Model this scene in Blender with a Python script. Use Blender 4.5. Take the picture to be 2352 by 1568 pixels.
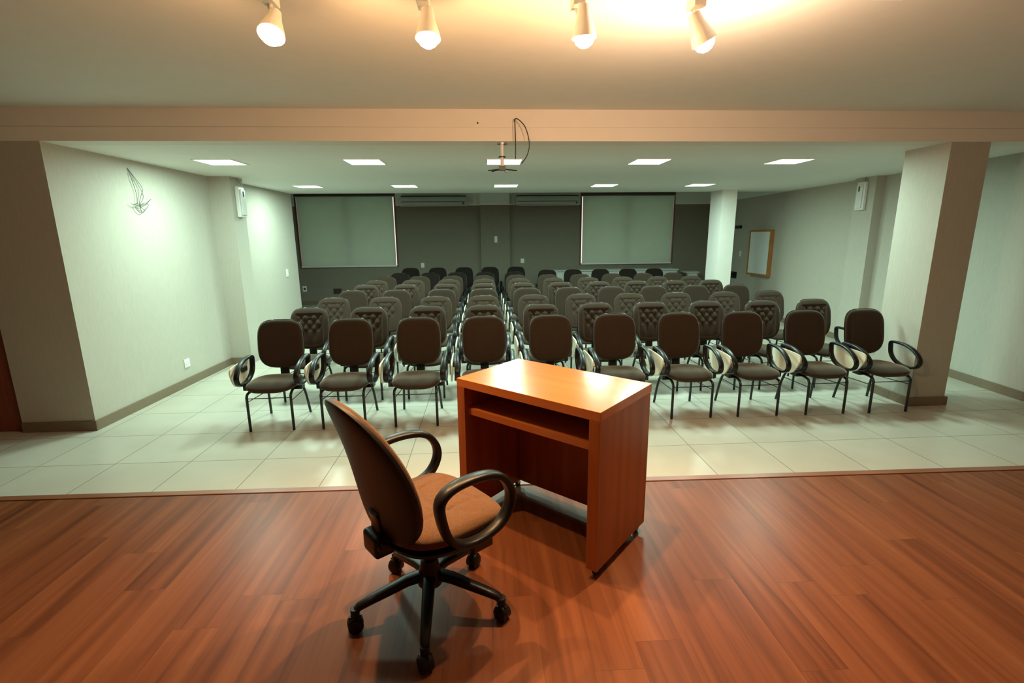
import bpy, bmesh, math, random
from mathutils import Vector, Matrix
random.seed(7)
S = bpy.context.scene
for o in list(bpy.data.objects):
    bpy.data.objects.remove(o, do_unlink=True)
COL = S.collection
PI = math.pi

# ------------------------------------------------------------------ camera
cam_d = bpy.data.cameras.new('camera')
cam_d.sensor_width = 36.0
cam_d.lens = 36.0 * 1120.93 / 2352.0
cam_d.clip_start = 0.05
cam = bpy.data.objects.new('camera', cam_d)
COL.objects.link(cam)
YAW, PITCH, ROLL = 0.0547, 0.2119, -0.0097
f = Vector((math.sin(YAW)*math.cos(PITCH), math.cos(YAW)*math.cos(PITCH), -math.sin(PITCH)))
r = Vector((math.cos(YAW), -math.sin(YAW), 0))
u = r.cross(f)
r2 = math.cos(ROLL)*r + math.sin(ROLL)*u
u2 = -math.sin(ROLL)*r + math.cos(ROLL)*u
cam.matrix_world = Matrix(((r2.x, u2.x, -f.x, 0), (r2.y, u2.y, -f.y, 0), (r2.z, u2.z, -f.z, 1.7924), (0, 0, 0, 1)))
S.camera = cam

# ------------------------------------------------------------------ world, exposure
w = bpy.data.worlds.new('world'); S.world = w; w.use_nodes = True
w.node_tree.nodes['Background'].inputs[0].default_value = (0.5, 0.6, 0.7, 1)
w.node_tree.nodes['Background'].inputs[1].default_value = 0.004
S.view_settings.view_transform = 'Standard'
S.view_settings.look = 'None'
S.view_settings.gamma = 1
S.view_settings.use_curve_mapping = False
S.view_settings.exposure = 0.0

PANEL_W = 52.0           # watts of each ceiling panel
PANEL_COL = (0.68, 1.0, 0.83)
SPOT_W = 120.0
GLOW_W = 20.0
SPOT_COL = (1.0, 0.55, 0.23)

H = 0.20                 # stage height above the tiles
CZ, SZ, RZ = 2.628, 2.894, 3.05   # ceiling heights: hall, stage, rear

# ------------------------------------------------------------------ materials
def mat(name, col=(.5, .5, .5), rough=.6, metal=0.0, emit=None, estr=0.0, spec=0.5):
    m = bpy.data.materials.new(name); m.use_nodes = True
    b = m.node_tree.nodes['Principled BSDF']
    b.inputs['Base Color'].default_value = (*col, 1)
    b.inputs['Roughness'].default_value = rough
    b.inputs['Metallic'].default_value = metal
    b.inputs['Specular IOR Level'].default_value = spec
    if emit:
        b.inputs['Emission Color'].default_value = (*emit, 1)
        b.inputs['Emission Strength'].default_value = estr
    return m
def N(m, t, **k):
    n = m.node_tree.nodes.new(t)
    for a, v in k.items(): setattr(n, a, v)
    return n
def L(m, a, b): m.node_tree.links.new(a, b)
def ramp(m, stops):
    n = N(m, 'ShaderNodeValToRGB'); e = n.color_ramp.elements
    while len(e) < len(stops): e.new(.5)
    for i, (p, c) in enumerate(stops):
        e[i].position = p; e[i].color = (*c, 1)
    return n
def noise_mat(name, c1, c2, scale, rough=.6, bump=0.0, stretch=(1, 1, 1), spec=.5, detail=4, bscale=None):
    m = mat(name, c1, rough, spec=spec); b = m.node_tree.nodes['Principled BSDF']
    tc = N(m, 'ShaderNodeTexCoord'); mp = N(m, 'ShaderNodeMapping'); mp.inputs['Scale'].default_value = stretch
    L(m, tc.outputs['Object'], mp.inputs[0])
    n = N(m, 'ShaderNodeTexNoise'); n.inputs['Scale'].default_value = scale; n.inputs['Detail'].default_value = detail
    L(m, mp.outputs[0], n.inputs['Vector'])
    r_ = ramp(m, [(.3, c1), (.7, c2)]); L(m, n.outputs[0], r_.inputs[0]); L(m, r_.outputs[0], b.inputs['Base Color'])
    if bump:
        n2 = N(m, 'ShaderNodeTexNoise'); n2.inputs['Scale'].default_value = bscale or scale; n2.inputs['Detail'].default_value = 3
        L(m, mp.outputs[0], n2.inputs['Vector'])
        bp = N(m, 'ShaderNodeBump'); bp.inputs['Strength'].default_value = bump; bp.inputs['Distance'].default_value = .002
        L(m, n2.outputs[0], bp.inputs['Height']); L(m, bp.outputs[0], b.inputs['Normal'])
    return m

M = {}
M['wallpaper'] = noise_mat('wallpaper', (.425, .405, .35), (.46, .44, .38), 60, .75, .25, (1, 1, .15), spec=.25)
M['wallpaper_shaded'] = noise_mat('wallpaper_shaded', (.20, .19, .15), (.23, .215, .17), 60, .75, .25, (1, 1, .15), spec=.25)  # same wallpaper, with the dim light at the rear put into its colour
M['white_paint'] = noise_mat('white_paint', (.79, .78, .73), (.81, .80, .75), 8, .7, spec=.3)
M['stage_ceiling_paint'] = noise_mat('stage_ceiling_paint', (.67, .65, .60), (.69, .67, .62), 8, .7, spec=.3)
M['beam_paint'] = noise_mat('beam_paint', (.75, .71, .65), (.77, .73, .67), 6, .65, spec=.3)
M['base_wood'] = noise_mat('base_wood', (.16, .12, .075), (.20, .15, .10), 20, .5, 0, (1, 1, 6))
M['door_wood'] = noise_mat('door_wood', (.16, .03, .012), (.24, .05, .02), 8, .4, 0, (8, 8, .8))
M['black_plastic'] = noise_mat('black_plastic', (.006, .006, .0065), (.010, .010, .011), 200, .36, .1, spec=.35)
M['black_metal'] = mat('black_metal', (.008, .010, .009), .35, .0)
M['dark_shell'] = noise_mat('dark_shell', (.007, .005, .0045), (.010, .008, .0065), 90, .5, .1)
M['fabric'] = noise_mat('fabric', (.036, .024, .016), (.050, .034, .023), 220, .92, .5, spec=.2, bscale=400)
M['fabric_shaded'] = noise_mat('fabric_shaded', (.014, .010, .008), (.020, .015, .012), 220, .92, .4, spec=.2, bscale=400)  # hall fabric, darkened in colour for the unlit rear rows
M['seat_fabric'] = noise_mat('seat_fabric', (.125, .068, .040), (.17, .095, .058), 160, .95, .6, spec=.15, bscale=300)
for k_, v_ in (('fabric', .62), ('fabric_shaded', .15), ('seat_fabric', .12)):
    b_ = M[k_].node_tree.nodes['Principled BSDF']
    b_.inputs['Sheen Weight'].default_value = v_*1.6; b_.inputs['Sheen Roughness'].default_value = .35; b_.inputs['Sheen Tint'].default_value = (.78, .68, .54, 1)
M['cream_board'] = noise_mat('cream_board', (.72, .66, .50), (.80, .74, .58), 12, .45)
M['steel'] = mat('steel', (.55, .55, .53), .3, .9)
M['white_plastic'] = noise_mat('white_plastic', (.74, .75, .73), (.78, .79, .77), 30, .4)
M['ac_plastic'] = noise_mat('ac_plastic', (.50, .52, .48), (.54, .56, .52), 30, .45)
M['ac_dark'] = mat('ac_dark', (.02, .022, .02), .6)
M['blind_fabric'] = noise_mat('blind_fabric', (.58, .59, .53), (.62, .63, .57), 3, .8, .1, spec=.2)
_m = M['blind_fabric']; _t = N(_m, 'ShaderNodeBsdfTranslucent'); _t.inputs[0].default_value = (.60, .85, .70, 1)
_x = N(_m, 'ShaderNodeMixShader'); _x.inputs[0].default_value = .30
L(_m, _m.node_tree.nodes['Principled BSDF'].outputs[0], _x.inputs[1]); L(_m, _t.outputs[0], _x.inputs[2]); L(_m, _x.outputs[0], _m.node_tree.nodes['Material Output'].inputs[0])
M['light_frame'] = mat('light_frame', (.85, .85, .85), .4)
M['panel_glow'] = mat('panel_glow', (.8, .8, .8), .5, emit=(.80, 1.0, .92), estr=9.0)
M['bulb_glow'] = mat('bulb_glow', (.9, .8, .6), .4, emit=(1.0, .78, .45), estr=60.0)
M['daylight'] = mat('daylight', (.8, .8, .8), .5, emit=(1.0, .82, .74), estr=0.9)
M['wire'] = mat('wire', (.02, .016, .012), .5)
M['wire_grey'] = mat('wire_grey', (.10, .11, .10), .5)
M['board_white'] = noise_mat('board_white', (.66, .70, .70), (.70, .74, .74), 3, .35)
M['board_wood'] = noise_mat('board_wood', (.32, .13, .03), (.40, .17, .045), 6, .45, 0, (6, 6, 1))
M['brown_frame'] = mat('brown_frame', (.10, .05, .035), .5)
M['amber_lens'] = mat('amber_lens', (.7, .72, .7), .25)
M['hole'] = mat('hole', (.05, .03, .02), .9)
M['table_white'] = noise_mat('table_white', (.50, .55, .52), (.56, .60, .57), 5, .5)

def wood_mat(name, cols, plank=None, rough=.35, axis='Y', grain=(14, 1.2, 14)):
    m = mat(name, cols[0], rough); b = m.node_tree.nodes['Principled BSDF']
    tc = N(m, 'ShaderNodeTexCoord'); mp = N(m, 'ShaderNodeMapping'); mp.inputs['Scale'].default_value = grain
    L(m, tc.outputs['Object'], mp.inputs[0])
    n = N(m, 'ShaderNodeTexNoise'); n.inputs['Scale'].default_value = 1.0; n.inputs['Detail'].default_value = 6; n.inputs['Distortion'].default_value = .6
    L(m, mp.outputs[0], n.inputs['Vector'])
    fac = n.outputs[0]
    if plank:
        pw, pl = plank
        sx = N(m, 'ShaderNodeSeparateXYZ'); L(m, tc.outputs['Object'], sx.inputs[0])
        def mth(op, a, bb=None):
            q = N(m, 'ShaderNodeMath', operation=op)
            for i, v in enumerate((a, bb)):
                if v is None: continue
                if isinstance(v, (int, float)): q.inputs[i].default_value = v
                else: L(m, v, q.inputs[i])
            return q.outputs[0]
        px = mth('DIVIDE', sx.outputs[0], pw); ix = mth('FLOOR', px)
        wn = N(m, 'ShaderNodeTexWhiteNoise', noise_dimensions='1D'); L(m, ix, wn.inputs['W'])
        py = mth('ADD', mth('DIVIDE', sx.outputs[1], pl), wn.outputs[0]); iy = mth('FLOOR', py)
        cb = N(m, 'ShaderNodeCombineXYZ'); L(m, ix, cb.inputs[0]); L(m, iy, cb.inputs[1])
        wn2 = N(m, 'ShaderNodeTexWhiteNoise', noise_dimensions='3D'); L(m, cb.outputs[0], wn2.inputs['Vector'])
        # each board gets its own stretch of grain and its own tone
        off = N(m, 'ShaderNodeVectorMath', operation='SCALE'); L(m, wn2.outputs['Color'], off.inputs[0]); off.inputs['Scale'].default_value = 9.0
        add = N(m, 'ShaderNodeVectorMath', operation='ADD'); L(m, mp.outputs[0], add.inputs[0]); L(m, off.outputs[0], add.inputs[1])
        L(m, add.outputs[0], n.inputs['Vector'])
        fac = mth('ADD', mth('MULTIPLY', n.outputs[0], .86), mth('MULTIPLY', wn2.outputs['Value'], .12))
        # fine gaps between boards
        fx = mth('FRACT', px); gx = mth('LESS_THAN', fx, .008)
        fy = mth('FRACT', py); gy = mth('LESS_THAN', fy, .0016)
        gap = mth('MAXIMUM', gx, gy)
    rp = ramp(m, [(p, c) for p, c in zip((.28, .46, .60, .78), cols)])
    L(m, fac, rp.inputs[0])
    if plank:
        mx = N(m, 'ShaderNodeMix', data_type='RGBA'); L(m, gap, mx.inputs[0]); L(m, rp.outputs[0], mx.inputs[6])
        mx.inputs[7].default_value = (.10, .038, .018, 1); L(m, mx.outputs[2], b.inputs['Base Color'])
    else:
        L(m, rp.outputs[0], b.inputs['Base Color'])
    return m
M['stage_wood'] = wood_mat('stage_wood', [(.085, .027, .0115), (.150, .050, .021), (.185, .066, .028), (.24, .095, .043)], plank=(.19, 1.35), rough=.36, grain=(16, .7, 16))
M['trim_wood'] = wood_mat('trim_wood', [(.17, .06, .03), (.20, .08, .04), (.22, .09, .045), (.25, .1, .05)], rough=.32, grain=(.7, 10, 10))
M['stage_wood'].node_tree.nodes['Principled BSDF'].inputs['Specular IOR Level'].default_value = .17
M['desk_wood'] = wood_mat('desk_wood', [(.44, .125, .030), (.50, .15, .038), (.54, .17, .045), (.58, .19, .052)], rough=.30, grain=(.8, 7, 7))
M['desk_wood'].node_tree.nodes['Principled BSDF'].inputs['Roughness'].default_value = .2
M['desk_wood'].node_tree.nodes['Principled BSDF'].inputs['Specular IOR Level'].default_value = .7
M['desk_side'] = wood_mat('desk_side', [(.24, .062, .014), (.34, .092, .022), (.40, .115, .028), (.47, .14, .036)], rough=.36, grain=(9, 9, .5))

def tile_mat():
    m = mat('floor_tile', (.5, .5, .45), .22); b = m.node_tree.nodes['Principled BSDF']
    tc = N(m, 'ShaderNodeTexCoord'); sx = N(m, 'ShaderNodeSeparateXYZ'); L(m, tc.outputs['Object'], sx.inputs[0])
    def mth(op, a, bb=None):
        q = N(m, 'ShaderNodeMath', operation=op)
        for i, v in enumerate((a, bb)):
            if v is None: continue
            if isinstance(v, (int, float)): q.inputs[i].default_value = v
            else: L(m, v, q.inputs[i])
        return q.outputs[0]
    X = mth('DIVIDE', mth('SUBTRACT', sx.outputs[0], -3.654), .6)
    Y = mth('DIVIDE', mth('SUBTRACT', sx.outputs[1], 3.881), .6)
    g = .006
    def line(v):
        fr = mth('FRACT', v); return mth('MAXIMUM', mth('LESS_THAN', fr, g), mth('GREATER_THAN', fr, 1-g))
    gr = mth('MAXIMUM', line(X), line(Y))
    cb = N(m, 'ShaderNodeCombineXYZ'); L(m, mth('FLOOR', X), cb.inputs[0]); L(m, mth('FLOOR', Y), cb.inputs[1])
    wn = N(m, 'ShaderNodeTexWhiteNoise', noise_dimensions='3D'); L(m, cb.outputs[0], wn.inputs['Vector'])
    n = N(m, 'ShaderNodeTexNoise'); n.inputs['Scale'].default_value = 3; n.inputs['Detail'].default_value = 5; L(m, tc.outputs['Object'], n.inputs['Vector'])
    fac = mth('ADD', mth('MULTIPLY', n.outputs[0], .7), mth('MULTIPLY', wn.outputs['Value'], .3))
    rp = ramp(m, [(.25, (.46, .44, .37)), (.75, (.53, .51, .44))]); L(m, fac, rp.inputs[0])
    mx = N(m, 'ShaderNodeMix', data_type='RGBA'); L(m, gr, mx.inputs[0]); L(m, rp.outputs[0], mx.inputs[6]); mx.inputs[7].default_value = (.22, .20, .16, 1)
    L(m, mx.outputs[2], b.inputs['Base Color'])
    rr = mth('ADD', mth('MULTIPLY', gr, .4), .30); L(m, rr, b.inputs['Roughness'])
    return m
M['tile'] = tile_mat()

# ------------------------------------------------------------------ mesh helpers
class MB:
    """collects vertices and faces of one mesh"""
    def __init__(s): s.v = []; s.f = []
    def add(s, vs, fs):
        o = len(s.v); s.v += [tuple(v) for v in vs]; s.f += [tuple(i+o for i in f_) for f_ in fs]; return s
    def box(s, x0, x1, y0, y1, z0, z1, mx=None):
        vs = [Vector((x, y, z)) for z in (z0, z1) for x, y in ((x0, y0), (x1, y0), (x1, y1), (x0, y1))]
        if mx: vs = [mx @ v for v in vs]
        return s.add(vs, [(3, 2, 1, 0), (4, 5, 6, 7), (0, 1, 5, 4), (1, 2, 6, 5), (2, 3, 7, 6), (3, 0, 4, 7)])
    def prism(s, pts, z0, z1):
        n = len(pts)
        vs = [(x, y, z0) for x, y in pts]+[(x, y, z1) for x, y in pts]
        fs = [tuple(range(n-1, -1, -1)), tuple(range(n, 2*n))]+[(i, (i+1) % n, n+(i+1) % n, n+i) for i in range(n)]
        return s.add(vs, fs)
    def cyl(s, p0, p1, r0, r1=None, n=14):
        p0 = Vector(p0); p1 = Vector(p1); r1 = r0 if r1 is None else r1
        d = (p1-p0).normalized(); a = d.orthogonal().normalized(); b = d.cross(a)
        vs = []
        for p, rr in ((p0, r0), (p1, r1)):
            vs += [p+rr*(math.cos(2*PI*i/n)*a+math.sin(2*PI*i/n)*b) for i in range(n)]
        fs = [(i, (i+1) % n, n+(i+1) % n, n+i) for i in range(n)]+[tuple(range(n-1, -1, -1)), tuple(range(n, 2*n))]
        return s.add(vs, fs)
    def lathe(s, prof, mx=None, n=20):
        vs = []
        for rr, z in prof: vs += [Vector((rr*math.cos(2*PI*i/n), rr*math.sin(2*PI*i/n), z)) for i in range(n)]
        if mx: vs = [mx @ v for v in vs]
        k = len(prof)
        fs = [(j*n+i, j*n+(i+1) % n, (j+1)*n+(i+1) % n, (j+1)*n+i) for j in range(k-1) for i in range(n)]
        fs += [tuple(range(n-1, -1, -1)), tuple((k-1)*n+i for i in range(n))]
        return s.add(vs, fs)
    def sweep(s, path, section, closed=False, side=Vector((1, 0, 0)), scale=None):
        """section: list of (a,b): a along side, b in plane normal"""
        P = [Vector(p) for p in path]; n = len(P); k = len(section); vs = []
        for i, p in enumerate(P):
            a = P[(i-1) % n] if (closed or i > 0) else P[i]
            c = P[(i+1) % n] if (closed or i < n-1) else P[i]
            t = (c-a).normalized(); sd = (side-side.dot(t)*t).normalized(); nn = t.cross(sd)
            sc = scale(i/(n-1)) if scale else (1, 1)
            vs += [p+sd*q[0]*sc[0]+nn*q[1]*sc[1] for q in section]
        m_ = n if closed else n-1
        fs = [(i*k+j, i*k+(j+1) % k, ((i+1) % n)*k+(j+1) % k, ((i+1) % n)*k+j) for i in range(m_) for j in range(k)]
        if not closed: fs += [tuple(range(k-1, -1, -1)), tuple((n-1)*k+j for j in range(k))]
        return s.add(vs, fs)
    def tube(s, path, rr, n=8, closed=False):
        P = [Vector(p) for p in path]
        sd = Vector((.3, .5, .81)) if abs((P[1]-P[0]).normalized().z) < .9 else Vector((1, .2, 0))
        return s.sweep(P, [(rr*math.cos(2*PI*i/n), rr*math.sin(2*PI*i/n)) for i in range(n)], closed, sd)
    def build(s, name, m, parent=None, smooth=False, bevel=0, seg=2, loc=None):
        me = bpy.data.meshes.new(name); me.from_pydata(s.v, [], s.f)
        bm = bmesh.new(); bm.from_mesh(me)
        bmesh.ops.recalc_face_normals(bm, faces=bm.faces)
        if bevel:
            es = [e for e in bm.edges if len(e.link_faces) == 2 and e.calc_face_angle(0) > .6]
            bmesh.ops.bevel(bm, geom=es, offset=bevel, segments=seg, affect='EDGES', profile=.6)
        bm.to_mesh(me); bm.free()
        if smooth:
            me.polygons.foreach_set('use_smooth', [True]*len(me.polygons))
            me.set_sharp_from_angle(angle=math.radians(50))
        me.materials.append(M[m])
        o = bpy.data.objects.new(name, me); COL.objects.link(o)
        if parent: o.parent = parent
        if loc: o.location = loc
        return o
def catmull(pts, k=6, closed=False):
    P = [Vector(p) for p in pts]; n = len(P); out = []
    for i in range(n if closed else n-1):
        g = lambda j: P[j % n] if closed else P[max(0, min(n-1, j))]
        a, b, c, d = g(i-1), g(i), g(i+1), g(i+2)
        for t in range(k):
            t /= k
            out.append(.5*((2*b)+(c-a)*t+(2*a-5*b+4*c-d)*t*t+(3*b-a-3*c+d)*t**3))
    if not closed: out.append(P[-1])
    return out
def rsec(a, b, n=12, e=3.0):
    out = []
    for i in range(n):
        t = 2*PI*(i+.5)/n; c, s_ = math.cos(t), math.sin(t)
        out.append((a*math.copysign(abs(c)**(2/e), c), b*math.copysign(abs(s_)**(2/e), s_)))
    return out
def tag(o, label, cat, group=None):
    o['label'] = label; o['category'] = cat
    if group: o['group'] = group
    return o
def empty(name, loc, rz=0):
    o = bpy.data.objects.new(name, None); COL.objects.link(o); o.location = loc; o.rotation_euler = (0, 0, rz); o.empty_display_size = .1
    return o
def struct(name, mb, m, **k):
    o = mb.build(name, m, **k); o['kind'] = 'structure'; return o
def copy_tree(o, parent=None):
    c = o.copy(); COL.objects.link(c)
    if parent: c.parent = parent
    for ch in list(o.children): copy_tree(ch, c)
    return c

# ------------------------------------------------------------------ the room
XL0, XL1 = -3.77, -3.665          # left wall face at y=4.655 and y=9.93 (very slightly out of square)
def xr(y): return 5.79+.05*(y-4.7) if y < 4.7 else 5.79+.086*(y-4.7) if y < 7.5 else 6.031+.05*(y-7.5)
YB, YE, YW = 4.655, 9.93, 13.7
struct('floor', MB().prism([(-6.0, 2.90), (6.6, 2.82), (6.6, YW+.1), (-6.0, YW+.1)], -.12, 0), 'tile')
ey = lambda x: 2.978-.0130*(x+0)      # stage edge runs slightly out of square
st = struct('floor_stage', MB().prism([(-6.0, -1.6), (6.6, -1.6), (6.6, ey(6.6)-.062), (-6.0, ey(-6.0)-.062)], H-.10, H), 'stage_wood')
struct('trim_1', MB().prism([(-6.0, ey(-6)-.055), (6.6, ey(6.6)-.055), (6.6, ey(6.6)), (-6.0, ey(-6))], H-.045, H+.004), 'trim_wood', bevel=.004)
struct('trim_2', MB().prism([(-6.0, ey(-6)-.10), (6.6, ey(6.6)-.10), (6.6, ey(6.6)-.012), (-6.0, ey(-6)-.012)], 0, H-.046), 'door_wood')
# left: the solid block whose front face is the dark pier beside the door
struct('wall_left', MB().prism([(-4.44, YB), (XL0, YB), (XL1, YE), (-6.0, YE), (-6.0, YB+.10), (-4.44, YB+.10)], 0, CZ), 'wallpaper')
struct('wall_left_lintel', MB().prism([(-6.0, YB), (-4.44, YB), (-4.44, YB+.10), (-6.0, YB+.10)], 2.12, CZ), 'wallpaper')
struct('wall_left_stage', MB().box(-6.1, -6.0, -1.6, YW, 0, 3.1), 'wallpaper_shaded')
struct('wall_left_pilaster', MB().prism([(-3.73, 7.15), (-3.43, 7.15), (-3.43, 7.50), (-3.73, 7.50)], 0, CZ), 'wallpaper')
struct('wall_right', MB().prism([(xr(-1.6), -1.6), (xr(4.7), 4.7), (xr(7.5), 7.5), (xr(YW), YW), (6.7, YW), (6.7, -1.6)], 0, 3.1), 'wallpaper')
py_ = 7.30
struct('wall_right_pilaster', MB().prism([(6.06, py_), (5.868, py_), (5.895, py_+.45), (6.06, py_+.45)], 0, CZ), 'wallpaper')
struct('wall_front', MB().box(-6.1, 6.7, -1.7, -1.6, 0, 3.1), 'door_wood')
# rear wall with two window openings
W1 = (-4.98, -2.34, 1.00, 2.90); W2 = (2.66, 5.30, 0.99, 2.885)
wb = MB()
xs = [-6.0, W1[0], W1[1], W2[0], W2[1], xr(YW)]
for i in range(5):
    if i == 1: wb.box(xs[i], xs[i+1], YW, YW+.2, 0, W1[2]).box(xs[i], xs[i+1], YW, YW+.2, W1[3], 3.1)
    elif i == 3: wb.box(xs[i], xs[i+1], YW, YW+.2, 0, W2[2]).box(xs[i], xs[i+1], YW, YW+.2, W2[3], 3.1)
    else: wb.box(xs[i], xs[i+1], YW, YW+.2, 0, 3.1)
struct('wall_back', wb, 'wallpaper_shaded')
BZ = 2.62
struct('trim_3', MB().box(-6.0, W1[0], YW-.012, YW-.001, BZ, 3.05).box(W1[1], -.08, YW-.012, YW-.001, BZ, 3.05).box(.71, W2[0], YW-.012, YW-.001, BZ, 3.05).box(W2[1], xr(YW), YW-.012, YW-.001, BZ, 3.05), 'white_paint')
struct('trim_4', MB().prism([(xr(YE+.3)-.012, YE+.1), (xr(YE+.3), YE+.1), (xr(YW), YW-.013), (xr(YW)-.012, YW-.013)], CZ, 3.05), 'white_paint')
struct('wall_back_pilaster', MB().box(-.08, .71, YW-.16, YW, 0, BZ), 'wallpaper_shaded')
struct('trim_5', MB().box(-.08, .71, YW-.16, YW-.013, BZ, 3.05), 'white_paint')
# columns
struct('wall_column_front', MB().box(4.445, 4.84, 4.67, 5.19, 0, CZ), 'wallpaper')
struct('wall_column_rear', MB().box(4.605, 4.90, 9.53, 10.02, 0, CZ), 'white_paint')
# ceilings and beam
struct('ceiling_stage', MB().box(-6.0, 6.7, -1.6, YB+.02, SZ, SZ+.1), 'stage_ceiling_paint')
struct('ceiling', MB().prism([(-6.0, YB+.20), (6.7, YB+.20), (6.7, YE), (-6.0, YE)], CZ, SZ+.2), 'white_paint')
struct('ceiling_rear', MB().box(-6.0, 6.7, YE, YW+.2, RZ, RZ+.1), 'white_paint')
struct('trim_6', MB().box(-6.0, 6.7, YB, YB+.20, CZ, 2.742).box(-6.0, 6.7, YB+.006, YB+.20, 2.742, 2.747).box(-6.0, 6.7, YB, YB+.20, 2.747, SZ+.1), 'beam_paint')
# baseboards
def base(name, p, q, h=.10, t=.016, z0=0):
    p = Vector((*p, 0)); q = Vector((*q, 0)); d = (q-p).normalized(); n = Vector((d.y, -d.x, 0))*t
    return struct(name, MB().prism([tuple(v[:2]) for v in (p, q, q+n, p+n)], z0, z0+h), 'base_wood', bevel=.004)
base('baseboard_left', (XL0, YB), (XL0+(7.15-YB)*.0199, 7.15))
base('baseboard_left_pier', (-4.44, YB), (XL0+.016, YB))
base('baseboard_left_pilaster', (-3.73, 7.15), (-3.43+.016, 7.15))
base('baseboard_left_rear', (-3.71, 7.5), (XL1, YE))
for n_, a_, b_ in (('baseboard_right', YW, 7.5), ('baseboard_right_middle', 7.5, 4.7), ('baseboard_right_stage', 4.7, 3.0)):
    base(n_, (xr(a_), a_), (xr(b_-.001), b_))
base('baseboard_back', (-6.0, YW), (-.08, YW)); base('baseboard_back_right', (.71, YW), (xr(YW), YW))
cb = MB().box(4.425, 4.862, 4.648, 5.21, 0, .095)
struct('baseboard_column', cb, 'base_wood', bevel=.006)
# door beside the left pier
d1 = struct('door_1', MB().box(-5.55, -4.455, YB+.03, YB+.07, .005, 2.11), 'door_wood', bevel=.003)
struct('trim_7', MB().box(-5.62, -5.55, YB-.005, YB+.10, 0, 2.12), 'door_wood')
# windows: frame, glazing with daylight behind the blinds
for k, W in enumerate((W1, W2)):
    wn = struct('window_%d' % (k+1), MB().box(W[0], W[0]+.04, YW-.02, YW+.15, W[2], W[3]).box(W[1]-.04, W[1], YW-.02, YW+.15, W[2], W[3]).box(W[0]+.04, W[1]-.04, YW-.02, YW+.15, W[2], W[2]+.04).box(W[0]+.04, W[1]-.04, YW-.02, YW+.15, W[3]-.04, W[3]).box((W[0]+W[1])/2-.03, (W[0]+W[1])/2+.03, YW+.05, YW+.1, W[2]+.04, W[3]-.04), 'brown_frame')
    g = MB().box(W[0]+.04, W[1]-.04, YW+.12, YW+.13, W[2]+.04, W[3]-.04).build('pane', 'daylight', wn)

# ------------------------------------------------------------------ roller blinds
def blind(W, label):
    t = empty('roller_blind', ((W[0]+W[1])/2, YW-.035, W[3]))
    w2 = (W[1]-W[0])/2-.062; h = W[3]-W[2]
    m_ = MB(); nx, nz = 24, 12      # cloth with faint waves
    vs = []; fs = []
    for i in range(nx+1):
        for j in range(nz+1):
            x = -w2+2*w2*i/nx; z = -.03-(h-.07)*j/nz
            vs.append((x, .006*math.sin(x*3.1+z*2.0), z))
    for i in range(nx):
        for j in range(nz):
            a = i*(nz+1)+j; fs.append((a, a+1, a+nz+2, a+nz+1))
    back = [(x, y+.002, z) for x, y, z in vs]; o_ = len(vs)
    fs2 = [tuple(reversed([i+o_ for i in f_])) for f_ in fs]
    m_.add(vs+back, fs+fs2).build('cloth', 'blind_fabric', t, smooth=True)
    MB().cyl((-w2-.05, 0, .0), (w2+.05, 0, .0), .028).build('roller_tube', 'brown_frame', t, smooth=True)
    MB().cyl((-w2-.06, -.02, -.045), (w2+.06, -.02, -.045), .010).build('headrail', 'white_plastic', t, smooth=True)
    MB().cyl((-w2-.02, -.008, -h+.035), (w2+.02, -.008, -h+.035), .024).build('bottom_bar', 'white_plastic', t, smooth=True)
    ch = MB()
    for i in range(60): ch.lathe([(.002, -.006), (.006, 0), (.002, .006)], Matrix.Translation((w2+.022, -.02, -.06-i*(h-.12)/60)), 6)
    ch.build('bead_chain', 'white_plastic', t)
    tag(t, label, 'blind', 'roller blinds over the rear windows')
blind(W1, 'large pale roller blind on the rear wall, left of both air conditioners')
blind(W2, 'large pale roller blind on the rear wall, above the long white table')

# ------------------------------------------------------------------ air conditioners
def aircon(x0, x1, label):
    y1 = YW-.013; t = empty('air_conditioner', ((x0+x1)/2, y1, 2.60)); w2 = (x1-x0)/2
    prof = [(0, 0), (-.20, .0), (-.25, .04), (-.262, .10), (-.25, .18), (-.22, .235), (0, .235)]
    n = len(prof); m_ = MB()
    m_.add([(x, y, z) for x in (-w2, w2) for y, z in prof], [tuple(range(n)), tuple(range(2*n-1, n-1, -1))]+[(i, (i+1) % n, n+(i+1) % n, n+i) for i in range(n)])
    m_.build('housing', 'ac_plastic', t, bevel=.008)
    MB().box(-w2+.05, w2-.05, -.267, -.25, .095, .108).build('front_groove', 'ac_dark', t)
    MB().box(-w2+.08, w2-.25, -.24, -.20, -.008, .012).build('louvre', 'ac_plastic', t, bevel=.003)
    MB().box(-w2+.03, w2-.03, -.20, -.02, .236, .262).build('top_shade', 'ac_dark', t)  # dark slab standing in for the shadow above the housing
    MB().cyl((w2-.10, -.272, .06), (w2-.10, -.25, .06), .022).build('sensor', 'ac_dark', t, smooth=True)
    tag(t, label, 'air conditioner', 'wall air conditioners between the blinds')
aircon(-2.19, -.42, 'wide air conditioner high on the rear wall, beside the left blind')
aircon(.87, 2.60, 'wide air conditioner high on the rear wall, beside the right blind')

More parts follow.
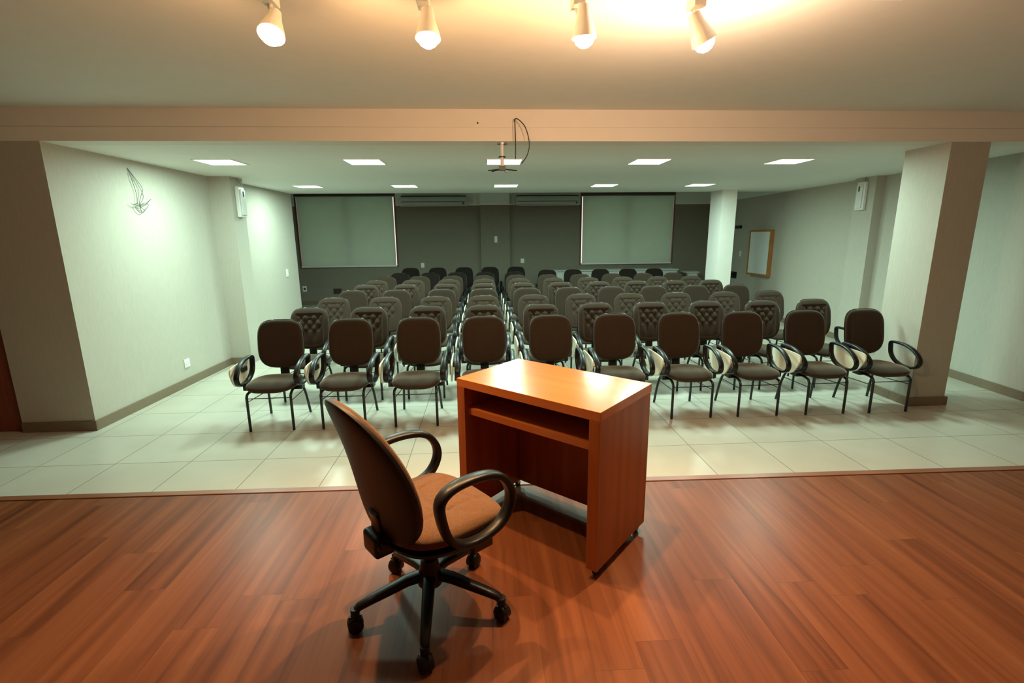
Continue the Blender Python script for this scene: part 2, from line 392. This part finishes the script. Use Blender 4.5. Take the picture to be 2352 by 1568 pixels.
# ------------------------------------------------------------------ ceiling panels
ORD = ['first', 'second', 'third', 'fourth', 'fifth', 'sixth', 'seventh', 'eighth', 'ninth', 'tenth']
def panel(x, y, label):
    t = empty('ceiling_light', (x, y, CZ)); a = .19
    m_ = MB()
    for bx in ((-a-.02, a+.02, -a-.02, -a), (-a-.02, a+.02, a, a+.02), (-a-.02, -a, -a, a), (a, a+.02, -a, a)): m_.box(*bx, -.008, -.0005)
    m_.build('frame', 'light_frame', t)
    MB().box(-a, a, -a, a, -.006, -.001).build('diffuser', 'panel_glow', t)
    ld = bpy.data.lights.new('panel_lamp', 'AREA'); ld.shape = 'SQUARE'; ld.size = .37; ld.energy = PANEL_W; ld.color = PANEL_COL
    ld.spread = math.radians(178)
    lo = bpy.data.objects.new('panel_lamp', ld); COL.objects.link(lo); lo.parent = t; lo.location = (0, 0, -.012)
    tag(t, label, 'ceiling light', 'square lit panels in the hall ceiling')
for j, y in enumerate((5.86, 8.55)):
    for i, x in enumerate(((-2.88, -1.31, .25, 1.93, 3.60) if j == 0 else (-2.86, -1.29, .39, 2.06, 3.72))):
        panel(x, y, 'square lit ceiling panel, %s from the left in the %s row' % (ORD[i], ('nearer', 'farther')[j]))

# ------------------------------------------------------------------ stage track spotlights
trk = empty('track_rail', (.1, 2.47, SZ))
MB().box(-1.9, 1.9, -.017, .017, -.030, 0).build('rail', 'white_plastic', trk, bevel=.002)
tag(trk, 'white ceiling track rail carrying the stage spotlights', 'track')
def spot(bulb, label, aim, glow=1.0, col=SPOT_COL):
    b = Vector(bulb); top = Vector((b.x-.02, 2.47, SZ-.030))
    t = empty('track_spotlight', top)
    B = b-top; d = Vector(aim).normalized()
    MB().box(-.028, .028, -.05, .05, -.060, -.001).build('adapter', 'white_plastic', t, bevel=.004)
    piv = B-d*.10
    MB().tube(catmull([(0, 0, -.03), (0, .005, -.075), (piv.x*.6, piv.y*.7, (piv.z-.03)*.9), tuple(piv)], 4), .011).build('stem', 'white_plastic', t, smooth=True)
    q = d.to_track_quat('Z', 'Y').to_matrix().to_4x4()
    MB().lathe([(.0, -.135), (.026, -.13), (.033, -.085), (.042, -.055), (.052, -.022), (.056, .0), (.053, .0), (.036, -.03), (.001, -.035)], Matrix.Translation(B) @ q, 24).build('lamp_head', 'white_plastic', t, smooth=True)
    MB().lathe([(.001, .040), (.020, .036), (.038, .022), (.047, .0), (.047, -.008), (.001, -.010)][::-1], Matrix.Translation(B) @ q, 24).build('bulb', 'bulb_glow', t, smooth=True)
    ld = bpy.data.lights.new('spot_beam', 'SPOT'); ld.energy = SPOT_W; ld.color = SPOT_COL; ld.shadow_soft_size = .015
    ld.spot_size = math.radians(94); ld.spot_blend = .85
    lo = bpy.data.objects.new('spot_beam', ld); COL.objects.link(lo); lo.parent = t; lo.location = B+d*.065
    lo.rotation_euler = Vector((aim[0]*.5, -.10, -1)).to_track_quat('-Z', 'Y').to_euler()
    ld = bpy.data.lights.new('bulb_spill', 'POINT'); ld.energy = GLOW_W*glow; ld.color = col; ld.shadow_soft_size = .03
    lo = bpy.data.objects.new('bulb_spill', ld); COL.objects.link(lo); lo.parent = t; lo.location = B+d*.085
    tag(t, label, 'spotlight', 'lit white spotlights on the stage ceiling')
sa = (0.0, -.55, -.83)
spot((-.90, 2.40, 2.655), 'lit white track spotlight, leftmost of the four over the stage', (-.02, -.5, -.85), .6)
spot((-.228, 2.42, 2.655), 'lit white track spotlight, second from the left over the stage', (0, -.2, -.98), .9)
spot((.470, 2.41, 2.660), 'lit white track spotlight, third from the left over the stage', (.04, .08, -1), 1.2)
spot((1.020, 2.40, 2.645), 'lit white track spotlight tilted right, rightmost over the stage', (.5, .12, -.85), 3.6, (1.0, .66, .42))

# ------------------------------------------------------------------ cushion shapes
def outline(th, w, h, e_top, e_bot):
    c, s_ = math.cos(th), math.sin(th); e = e_top if s_ > 0 else e_bot
    return w*math.copysign(abs(c)**(2/e), c), h*math.copysign(abs(s_)**(2/e), s_)
def cushion(w, h, prof_front, prof_back, shape, e_top=3.2, e_bot=2.8, nr=18, na=56, extra=None):
    """pillow grown from an outline; prof_* give thickness at radius 0..1; shape(x,z,t)->3-D point"""
    vs = []; fs = []
    for side, prof in ((0, prof_front), (1, prof_back)):
        o = len(vs)
        vs.append(shape(0, 0, prof(0)+(extra(0, 0) if extra and not side else 0), side))
        for i in range(1, nr+1):
            rr = math.sin(i/nr*PI/2)
            for a in range(na):
                x, z = outline(2*PI*(a+.5)/na, w, h, e_top, e_bot); x *= rr; z *= rr
                t = prof(rr)
                if extra and not side: t += extra(x, z)*(1 if rr < .80 else max(0, (1-rr)/.2))
                vs.append(shape(x, z, t, side))
        for a in range(na):
            fs.append((o, o+1+a, o+1+(a+1) % na) if not side else (o, o+1+(a+1) % na, o+1+a))
        for i in range(nr-1):
            for a in range(na):
                q = (o+1+i*na+a, o+1+(i+1)*na+a, o+1+(i+1)*na+(a+1) % na, o+1+i*na+(a+1) % na)
                fs.append(q if not side else tuple(reversed(q)))
    n1 = 1+nr*na
    for a in range(na):
        fs.append((n1-na+a, 2*n1-na+a, 2*n1-na+(a+1) % na, n1-na+(a+1) % na))
    return MB().add(vs, fs)

# ------------------------------------------------------------------ the hall chairs (facing -Y, origin on the floor)
def back_shape(zc, yc, tilt, curve, bow=.0):
    def sh(x, z, t, side):
        yy = yc+tilt*z-curve*x*x+bow*z*z
        return (x, yy+(-t if side == 0 else t), zc+z)
    return sh
def tuft(x, z):
    # diamond buttons in the upper half, upright pleats running out below them
    kx = max(0.0, min(1.0, (.150-abs(x))/.03)); kz = max(0.0, min(1.0, (.170-z)/.02))
    a = math.sin((x/.098+z/.125)*PI); b = math.sin((x/.098-z/.125)*PI)
    dia = .023*(abs(a)*abs(b))**.6-.011
    ple = .014*abs(math.cos(x/.098*PI))**.7-.007
    k = max(0.0, min(1.0, (z+.035)/.03)); fade = max(0.0, min(1.0, (z+.20)/.12))
    return kx*kz*(k*dia+(1-k)*ple*fade)
def roll(x, z):
    ax = min(1.0, abs(x)/.15); g = 0.0
    if abs(x) < .165 and z < .178: g = -.010*max(0, min(1, (.165-abs(x))/.02))*max(0, min(1, (.178-z)/.015))
    return g
def fpf(rr): return .008+.032*(1-rr**5)**.5
def fpb(rr): return .006+.014*(1-rr**6)**.5
bs = back_shape(.755, .205, .17, .45)
backs = {}
backs['smooth'] = cushion(.222, .236, fpf, fpb, bs, 3.7, 3.1, extra=lambda x, z: roll(x, z)*.35)
backs['tufted'] = cushion(.222, .236, fpf, fpb, bs, 3.7, 3.1, nr=38, na=96, extra=lambda x, z: roll(x, z)+tuft(x, z))
def seat_shape(x, z, t, side):      # z is the depth direction here
    return (x, -.045-z, .418+(t if side == 0 else -t*.9)-(.020*max(0, (z-.12)/.1)**2)+.10*x*x)
seat_mb = cushion(.236, .232, lambda q: .006+.040*(1-q**4)**.5, lambda q: .004+.038*(1-q**6)**.5, seat_shape, 3.6, 3.0, nr=14)
ring_pts = [(.115, .648), (.06, .658), (-.05, .652), (-.15, .622), (-.225, .572), (-.255, .52), (-.235, .468), (-.18, .438), (-.10, .430), (-.02, .440), (.05, .475), (.095, .53), (.112, .59)]
def make_chair(kind, fab='fabric'):
    t = empty('hall_chair', (0, 0, 0))
    seat_mb.build('seat', fab, t, smooth=True)
    bk = backs[kind].build('backrest', fab, t, smooth=True)
    # black piping round the shell edge
    pth = []
    for a in range(56):
        x, z = outline(2*PI*(a+.5)/56, .223, .237, 3.7, 3.1); p = bs(x, z, 0, 0); pth.append((p[0], p[1]+.003, p[2]))
    MB().tube(pth, .0065, 6, closed=True).build('shell_edge', 'black_plastic', bk, smooth=True)
    MB().sweep(catmull([(0, .0, .372), (0, .12, .368), (0, .185, .385), (0, .212, .45), (0, .214, .56), (0, .225, .64)], 4), rsec(.045, .009), side=Vector((1, 0, 0))).build('back_support', 'black_metal', t, smooth=True)
    for s in (-1, 1):
        MB().tube(catmull([(s*.175, .06, .372), (s*.185, -.12, .372), (s*.198, -.215, .366), (s*.2, -.246, .340), (s*.2, -.25, .30), (s*.2, -.25, .0)], 5), .0125, 10).build('leg', 'black_metal', t, smooth=True)
        MB().tube(catmull([(s*.15, -.02, .370), (s*.155, .10, .366), (s*.168, .165, .33), (s*.185, .205, .22), (s*.2, .25, .0)], 5), .0125, 10).build('leg', 'black_metal', t, smooth=True)
        MB().tube([(s*.2, -.25, .29), (s*.178, .188, .27)], .0042, 6).build('brace', 'black_metal', t, smooth=True)
        x = s*.272
        MB().sweep(catmull([(x+s*.004*math.sin(i), y, z) for i, (y, z) in enumerate(ring_pts)], 4, closed=True), rsec(.025, .0135), closed=True, side=Vector((1, 0, 0))).build('armrest', 'black_plastic', t, smooth=True)
        MB().box(min(x-s*.02, s*.13), max(x-s*.02, s*.13), -.14, -.05, .372, .382).box(min(x, x-s*.03), max(x, x-s*.03), -.14, -.05, .372, .444).build('arm_bracket', 'black_metal', t)
    MB().tube([(-.2, -.25, .325), (.2, -.25, .325)], .0042, 6).build('stretcher', 'black_metal', t, smooth=True)
    MB().box(-.16, .16, -.13, -.11, .374, .386).box(-.16, .16, .03, .05, .370, .386).build('under_frame', 'black_metal', t)
    return t
def add_tablet(t):
    # writing board folded down outside the arm
    pts = [(-.25, .60), (-.245, .535), (-.17, .43), (-.05, .395), (.10, .43), (.19, .52), (.20, .60), (.14, .625), (-.16, .625)]
    P = catmull([(0, y, z) for y, z in pts], 3, closed=True)
    vs = []; n = len(P)
    for q in (0, 1):
        for p in P: vs.append((-.312-.05*(.62-p.z)-.014*q, p.y, p.z))
    tb = MB().add(vs, [tuple(range(n)), tuple(range(2*n-1, n-1, -1))]+[(i, (i+1) % n, n+(i+1) % n, n+i) for i in range(n)]).build('writing_tablet', 'cream_board', t)
    MB().box(-.318, -.29, -.04, .04, .53, .575).build('tablet_hinge', 'black_metal', t)
protos = {}
def get(kind, tablet, fab='fabric'):
    k = (kind, tablet, fab)
    if k not in protos:
        t = make_chair(kind, fab)
        if tablet: add_tablet(t)
        protos[k] = [t, False]
    p = protos[k]
    if not p[1]: p[1] = True; return p[0]
    return copy_tree(p[0])
cols = (-2.06, -1.37, -.685, -.015, .672, 1.345, 2.03, 2.715, 3.41, 4.075)
rowy = (4.755, 5.60, 6.55, 7.50, 8.41, 9.29, 10.16)
rown = ('front', 'second', 'third', 'fourth', 'fifth', 'sixth', 'seventh')
kinds = ('smooth', 'tufted', 'tufted', 'smooth', 'tufted', 'tufted', 'smooth')
def put(kind, tab, x, y, rz, label, group, fab='fabric', sz=1.0):
    c = get(kind, tab, fab); c.location = (x, y, 0); c.rotation_euler = (0, 0, rz); c.scale = (1, 1, sz)
    return tag(c, label, 'chair', group)
for j in range(7):
    for i in range(10):
        rz = random.uniform(-.02, .02); dx = random.uniform(-.008, .008); dy = random.uniform(-.015, .015)
        if j == 0: dx = dy = 0; rz = (.03, -.01, .0, .015, -.01, 0, .01, -.01, .02, .03)[i]
        place = ('leftmost' if i == 0 else 'rightmost' if i == 9 else ORD[i]+' from the left')
        word = {'smooth': 'smooth-backed', 'tufted': 'tufted-back'}[kinds[j]]
        put(kinds[j], True, cols[i]+dx, rowy[j]+dy, rz, 'brown %s hall chair, %s in the %s row' % (word, place, rown[j]), 'brown padded hall chairs in rows')
# chairs at the back of the hall, their shade put into the fabric colour
for i in range(5):
    place = ('leftmost', 'second', 'third', 'fourth', 'fifth')[i]
    put('smooth', False, cols[i]+(.13, .12, .05, .03, .02)[i], 11.15, 0, 'dark padded chair behind the seventh row, %s on the left half' % place, 'dark chairs behind the seventh row', 'fabric_shaded')
    put('smooth', False, (-1.84, -1.17, -.51, .14, .80)[i], 12.20, 0, 'dark padded chair in the rearmost row before the rear wall, %s on the left half' % place, 'dark chairs in the rearmost row', 'fabric_shaded', 1.05)
    put('smooth', False, (1.52, 2.15, 2.82, 3.50, 4.15)[i], 11.62, 0, 'dark padded chair before the long white table, %s on the right half' % place, 'dark chairs before the white table', 'fabric_shaded')

# ------------------------------------------------------------------ tables at the rear
def table(x0, x1, y0, y1, h, label, grp=None):
    t = empty('white_table', ((x0+x1)/2, (y0+y1)/2, 0)); a = (x1-x0)/2; b = (y1-y0)/2
    MB().box(-a, a, -b, b, h-.03, h).build('tabletop', 'table_white', t, bevel=.004)
    MB().box(-a+.03, a-.03, -b+.05, -b+.07, h-.45, h-.031).build('front_panel', 'table_white', t)
    for sx in (-1, 1):
        for sy in (-1, 1): MB().box(sx*(a-.04)-.018, sx*(a-.04)+.018, sy*(b-.04)-.018+.0*b, sy*(b-.04)+.018, 0, h-.031).build('leg', 'steel', t)
    tag(t, label, 'table')
table(1.72, 5.22, 12.95, 13.5, .90, 'long low white table against the rear wall under the right blind')
table(5.42, 5.80, 12.95, 13.4, .82, 'small white table in the rear right corner beside the long one')

# ------------------------------------------------------------------ small wall fittings
def plate(name, loc, nrm, w_, h_, label, cat, m='white_plastic', ins=None, grp=None):
    """wall plate whose face looks along nrm"""
    n = Vector(nrm).normalized(); t = empty(name, loc, math.atan2(n.x, -n.y))
    MB().box(-w_/2, w_/2, -.010, 0, -h_/2, h_/2).build('cover_plate', m, t, bevel=.003)
    if ins == 'socket':
        MB().cyl((0, -.014, 0), (0, -.0095, 0), w_*.3).build('socket', 'white_plastic', t, smooth=True)
        for q in (-1, 1): MB().cyl((q*.01, -.016, 0), (q*.01, -.0135, 0), .003, n=8).build('pin_hole', 'hole', t)
    elif ins == 'switch':
        MB().box(-w_*.2, w_*.2, -.015, -.0095, -h_*.25, h_*.25).build('rocker', 'white_plastic', t, bevel=.001)
    elif ins == 'hole':
        MB().cyl((0, -.014, 0), (0, -.0095, 0), w_*.28).build('socket', 'hole', t, smooth=True)
    return tag(t, label, cat, grp)
nl = (1, -.02, 0); nr_ = (-1, .05, 0)
xl = lambda y: XL0+(y-YB)*.0199
plate('wall_outlet', (xl(6.13), 6.13, .285), nl, .105, .105, 'square white wall outlet low on the left wall', 'outlet', ins='socket')
plate('light_switch', (xl(9.396), 9.396, 1.165), nl, .085, .14, 'white light switch on the left wall near its far end', 'light switch', ins='switch')
plate('wall_outlet', (-4.93, YW-.001, .44), (0, -1, 0), .11, .15, 'small wall outlet with a dark socket, beside the left wall end', 'outlet', ins='hole')
plate('floor_box_cover', (-4.05, YW-.001, .36), (0, -1, 0), .22, .15, 'small dark rectangular cover low on the rear wall', 'wall cover', m='hole')
plate('wall_outlet', (-1.69, YW-.001, 1.04), (0, -1, 0), .09, .13, 'white wall outlet on the rear wall, right of the left blind', 'outlet', ins='switch')
plate('wall_outlet', (1.063, YW-.001, 1.13), (0, -1, 0), .10, .12, 'white wall outlet on the rear wall, right of the pilaster', 'outlet', ins='switch')
plate('light_switch', (.33, YW-.161, 1.72), (0, -1, 0), .075, .17, 'narrow white switch plate on the rear wall pilaster', 'light switch', ins='switch')
plate('light_switch', (xr(11.75)-.001, 11.75, 1.33), nr_, .10, .13, 'white light switch on the right wall, left of the framed whiteboard', 'light switch', ins='switch')
t = empty('wall_sensor', (xr(11.9)-.001, 11.9, 1.965), math.radians(-87))
MB().box(-.11, .11, -.06, 0, -.035, .035).build('housing', 'black_plastic', t, bevel=.01); tag(t, 'small dark box high on the right wall behind the column', 'sensor')
t = empty('wall_bracket', (xr(12.0)-.001, 12.0, .86), math.radians(-87))
MB().box(-.14, .14, -.03, 0, -.14, .02).build('wall_plate', 'black_plastic', t, bevel=.008)
MB().sweep([(0, -.03, -.08), (0, -.14, .0), (0, -.24, .05)], rsec(.06, .02), side=Vector((1, 0, 0))).build('arm', 'black_plastic', t, smooth=True)
tag(t, 'dark angled bracket on the right wall behind the far column', 'bracket')
# framed whiteboard
yb_ = 10.68; t = empty('whiteboard', (xr(yb_)-.001, yb_, 1.385), math.radians(-87.1))
bw, bh = .40, .50
MB().box(-bw, bw, -.115, -.04, -bh, -bh+.045).box(-bw, bw, -.115, -.04, bh-.045, bh).box(-bw, -bw+.045, -.115, -.04, -bh+.045, bh-.045).box(bw-.045, bw, -.115, -.04, -bh+.045, bh-.045).box(-bw, bw, -.04, 0, -bh, bh).build('frame', 'board_wood', t, bevel=.003)
MB().box(-bw+.045, bw-.045, -.105, -.041, -bh+.045, bh-.045).build('writing_surface', 'board_white', t)
tag(t, 'white board in an orange wooden frame hanging on the right wall', 'whiteboard')

# emergency lights
def emergency(loc, nrm, label):
    n = Vector(nrm).normalized(); t = empty('emergency_light', loc, math.atan2(n.x, -n.y))
    MB().box(-.09, .09, -.055, 0, -.21, .21).build('housing', 'white_plastic', t, bevel=.018, seg=3)
    MB().box(-.065, .065, -.075, -.054, -.18, .17).build('lens', 'amber_lens', t, bevel=.012, seg=3)
    MB().box(-.012, .012, -.082, -.05, .07, .145).build('test_button', 'ac_dark', t, bevel=.004)
    MB().tube(catmull([(.03, -.02, .21), (.05, -.03, .25), (.02, -.01, .30), (.0, -.005, .33)], 4), .003, 6).build('cable', 'wire_grey', t, smooth=True)
    return tag(t, label, 'emergency light', 'white emergency lights high on the side walls')
emergency((-3.43+.001, 7.33, 2.30), (1, 0, 0), 'white emergency light high on the left wall pilaster')
emergency((5.881, 7.54, 2.35), (-1, .06, 0), 'white emergency light high on the right wall pilaster, with dark button')

# loose wires
def wires(name, base_, paths, label, r_=.003, m='wire_grey'):
    t = empty(name, base_)
    for p in paths: MB().tube(catmull(p, 6), r_, 6).build('strand', m, t, smooth=True)
    return tag(t, label, 'cable')
xw_ = xl(5.66)
wires('loose_wire', (xw_, 5.68, 2.54), [
    [(.002, -.03, 0), (.02, -.02, -.10), (.02, .02, -.25), (.03, .0, -.36)],
    [(.002, -.03, 0), (.03, .03, -.10), (.04, .10, -.20), (.03, .06, -.30), (.03, .03, -.37), (.02, .06, -.45)],
    [(.002, -.03, 0), (.02, .06, -.14), (.05, .08, -.28), (.04, .02, -.38), (.03, .10, -.43)],
    [(.03, -.10, -.37), (.05, -.02, -.38), (.03, .12, -.35), (.03, .17, -.37), (.02, .13, -.42), (.03, .04, -.46), (.02, -.03, -.41), (.02, .0, -.36), (.02, .1, -.39)],
    [(.03, .02, -.39), (.05, .1, -.37), (.02, .2, -.33), (.02, .25, -.30)]],
    'thin tangled wires hanging from a hole in the left wall', .0028)
t = wires('hanging_cable', (.295, YB-.002, 2.795), [
    [(0, 0, 0), (.0, -.04, .008), (.03, -.07, .0), (.09, -.09, -.07), (.125, -.09, -.20), (.105, -.09, -.30), (.055, -.085, -.37)],
    [(0, 0, 0), (.0, -.03, .004), (.002, -.045, -.05), (.006, -.05, -.20), (.004, -.05, -.325)]],
    'dark cable looping out of a hole in the beam above the hall', .0045, 'wire')
pl = MB().cyl((-.327, 0, -.015), (-.327, .006, -.015), .008, n=10).build('bolt_hole', 'hole', t)
# projector mount left hanging under the beam
t = empty('projector_mount', (.185, YB+.09, CZ))
MB().cyl((0, 0, -.012), (0, 0, 0), .045).build('ceiling_plate', 'steel', t, smooth=True)
MB().cyl((0, 0, -.21), (0, 0, -.01), .017).build('pole', 'white_plastic', t, smooth=True)
MB().cyl((0, 0, -.125), (0, 0, -.117), .034).build('collar', 'black_metal', t, smooth=True)
MB().box(-.03, .03, -.03, .03, -.240, -.200).build('swivel_block', 'wire_grey', t, bevel=.004)
for a, ln in ((200, .14), (165, .10), (-15, .14), (60, .1)):
    c, s_ = math.cos(math.radians(a)), math.sin(math.radians(a))
    MB().tube([(.02*c, .02*s_, -.228), (ln*c, ln*s_, -.245)], .0055, 6).build('arm', 'black_metal', t, smooth=True)
tag(t, 'bare pinkish projector mount hanging under the beam, without projector', 'projector mount')

# ------------------------------------------------------------------ the desk on castors
A = Vector((.492, 1.981)); B_ = Vector((-.161, 2.574)); C_ = Vector((.195, 2.98)); D_ = Vector((.858, 2.388))
ang = math.atan2((A-B_).y, (A-B_).x)
ctr = (A+B_+C_+D_)/4
desk = empty('rolling_desk', (ctr.x, ctr.y, H), ang)
hw = .4425; hd = .272; TZ = .84; T = .045; PT = .055; PB = .050
MB().box(-hw, hw, -hd, hd, TZ-T, TZ).build('desktop', 'desk_wood', desk, bevel=.0015)
for s in (-1, 1):
    MB().box(min(s*hw, s*(hw-PT)), max(s*hw, s*(hw-PT)), -hd, hd-.012, PB, TZ-T-.0005).build('side_panel', 'desk_side', desk, bevel=.0015)
MB().box(-hw+PT, hw-PT, hd-.06, hd-.035, PB, TZ-T-.0005).build('back_panel', 'desk_side', desk)
MB().box(-hw+PT, hw-PT, -hd+.03, hd-.061, .636, .672).build('shelf', 'desk_wood', desk, bevel=.001)
for sx in (-1, 1):
    for sy in (-1, 1):
        cx = sx*(hw-.03); cy = sy*(hd-.05)
        c = MB().cyl((cx, cy, .036), (cx, cy, PB+.0), .009).box(cx-.011, cx-.008, cy-.014, cy+.014, .014, .042).box(cx+.008, cx+.011, cy-.014, cy+.014, .014, .042).box(cx-.011, cx+.011, cy-.014, cy+.014, .039, .043).build('castor', 'steel', desk)
        MB().cyl((cx-.0078, cy, .019), (cx+.0078, cy, .019), .019).build('wheel', 'black_plastic', c, smooth=True)
tag(desk, 'orange-brown wooden desk on castors with open shelf, standing on the stage', 'desk')

# ------------------------------------------------------------------ the office chair on the stage (faces local -Y)
oc = empty('office_chair', (-.263, 1.875, H), math.radians(128))
def oseat(x, z, t, side):
    return (x, -.045-z,   .460+(t if side == 0 else -t)-(.028*max(0, (z-.10)/.12)**2)+.12*x*x)
def seams(x, z):
    return -.006*math.exp(-((abs(x)-.115)/.007)**2)-.006*math.exp(-((z+.05-.5*x*x*6)/.007)**2)-.006*math.exp(-((z-.09-.5*x*x*6)/.007)**2)
cushion(.256, .252, lambda q: .008+.048*(1-q**4)**.5, lambda q: .004+.030*(1-q**6)**.5, oseat, 2.9, 2.7, nr=34, na=84, extra=seams).build('seat', 'seat_fabric', oc, smooth=True)
cushion(.250, .246, lambda q: .001, lambda q: .006+.036*(1-q**4)**.5, lambda x, z, t, side: (x, -.045-z, .424+(t if side == 0 else -t)), 2.9, 2.7, nr=10).build('seat_shell', 'dark_shell', oc, smooth=True)
def obk(x, z, t, side):
    wx = x*(1.0-.20*max(0, z/.29)+.02*max(0, -z/.29))
    return (wx, .232+.25*z+.42*z*z*(1 if z > 0 else .8)-.50*wx*wx+(-t if side == 0 else t), .735+z)
bko = cushion(.260, .292, lambda q: .008+.036*(1-q**4)**.5, lambda q: .001, obk, 2.6, 2.7, nr=24, na=64).build('backrest', 'seat_fabric', oc, smooth=True)
cushion(.263, .295, lambda q: .0015, lambda q: .012+.022*(1-q**5)**.5, obk, 2.6, 2.7, nr=18, na=64).build('back_shell', 'dark_shell', bko, smooth=True)
MB().sweep(catmull([(0, .02, .398), (0, .14, .390), (0, .205, .398), (0, .228, .44), (0, .228, .52), (0, .238, .56)], 5), rsec(.035, .008), side=Vector((1, 0, 0))).build('back_support', 'black_metal', oc, smooth=True)
hs = MB().box(-.058, .058, .175, .262, .385, .475).build('tilt_housing', 'black_plastic', oc, bevel=.018, seg=3, smooth=True)
MB().lathe([(.001, 0), (.018, .0), (.021, .005), (.021, .016), (.016, .022), (.001, .022)], Matrix.Translation((-.057, .235, .44)) @ Matrix.Rotation(-PI/2, 4, 'Y'), 16).build('adjuster_knob', 'black_plastic', hs, smooth=True)
for s in (-1, 1):
    x = s*.272
    rp = [(.105, .655), (.07, .692), (.0, .706), (-.10, .700), (-.175, .672), (-.222, .612), (-.228, .545), (-.188, .482), (-.12, .452), (-.04, .446), (.025, .462), (.072, .506), (.098, .580)]
    MB().sweep(catmull([(x, y, z) for y, z in rp], 5, closed=True), rsec(.028, .0155), closed=True, side=Vector((1, 0, 0))).build('armrest', 'black_plastic', oc, smooth=True)
    MB().box(min(x, s*.12), max(x, s*.12), -.13, -.04, .392, .406).box(min(x-s*.02, x+s*.006), max(x-s*.02, x+s*.006), -.13, -.04, .392, .450).build('arm_bracket', 'black_metal', oc, bevel=.002)
MB().box(-.09, .09, -.12, .08, .335, .395).build('mechanism', 'black_metal', oc, bevel=.01)
MB().tube(catmull([(-.06, -.02, .372), (-.15, -.06, .366), (-.225, -.09, .350)], 4), .006, 8).build('height_lever', 'steel', oc, smooth=True)
MB().lathe([(.026, .24), (.026, .27), (.022, .275), (.022, .340)], None, 20).build('gas_column', 'black_plastic', oc, smooth=True)
hub = MB().lathe([(.045, .125), (.054, .13), (.056, .17), (.042, .205), (.036, .245), (.026, .25)], None, 24).build('base_hub', 'black_plastic', oc, smooth=True)
for k in range(5):
    wa = math.radians(200+72*k-128)
    c, s_ = math.cos(wa), math.sin(wa)
    pth = [Vector((c*q, s_*q, z)) for q, z in ((.03, .172), (.10, .165), (.18, .143), (.25, .124), (.300, .108), (.322, .085))]
    lg = MB().sweep(pth, rsec(.022, .016), side=Vector((-s_, c, 0)), scale=lambda v: (1.3-.55*v, 1.3-.45*v)).build('base_arm', 'black_plastic', oc, smooth=True)
    MB().cyl((c*.318, s_*.318, .05), (c*.318, s_*.318, .105), .017, .019, 18).build('castor_stem', 'black_plastic', lg, smooth=True)
    sw = wa+PI/2+.5*math.sin(k*2.1)
    rot = Matrix.Translation((c*.32, s_*.32, .031)) @ Matrix.Rotation(sw, 4, 'Z')
    cs = MB()
    for q in (-1, 1):
        mx = rot @ Matrix.Translation((q*.016, 0, 0)) @ Matrix.Rotation(PI/2, 4, 'Y')
        cs.lathe([(.001, -.012), (.023, -.012), (.031, -.007), (.031, .007), (.023, .012), (.001, .012)], mx, 22)
    cs.box(-.007, .007, -.024, .024, .0, .040, rot)
    cs.lathe([(.030, -.021), (.034, -.014), (.034, .014), (.030, .021)], rot @ Matrix.Translation((0, 0, .008)) @ Matrix.Rotation(PI/2, 4, 'Y') @ Matrix.Scale(.96, 4), 22)
    cs.build('castor', 'black_plastic', lg, smooth=True)
tag(oc, 'brown swivel office chair with looped black armrests, at the desk on the stage', 'office chair')
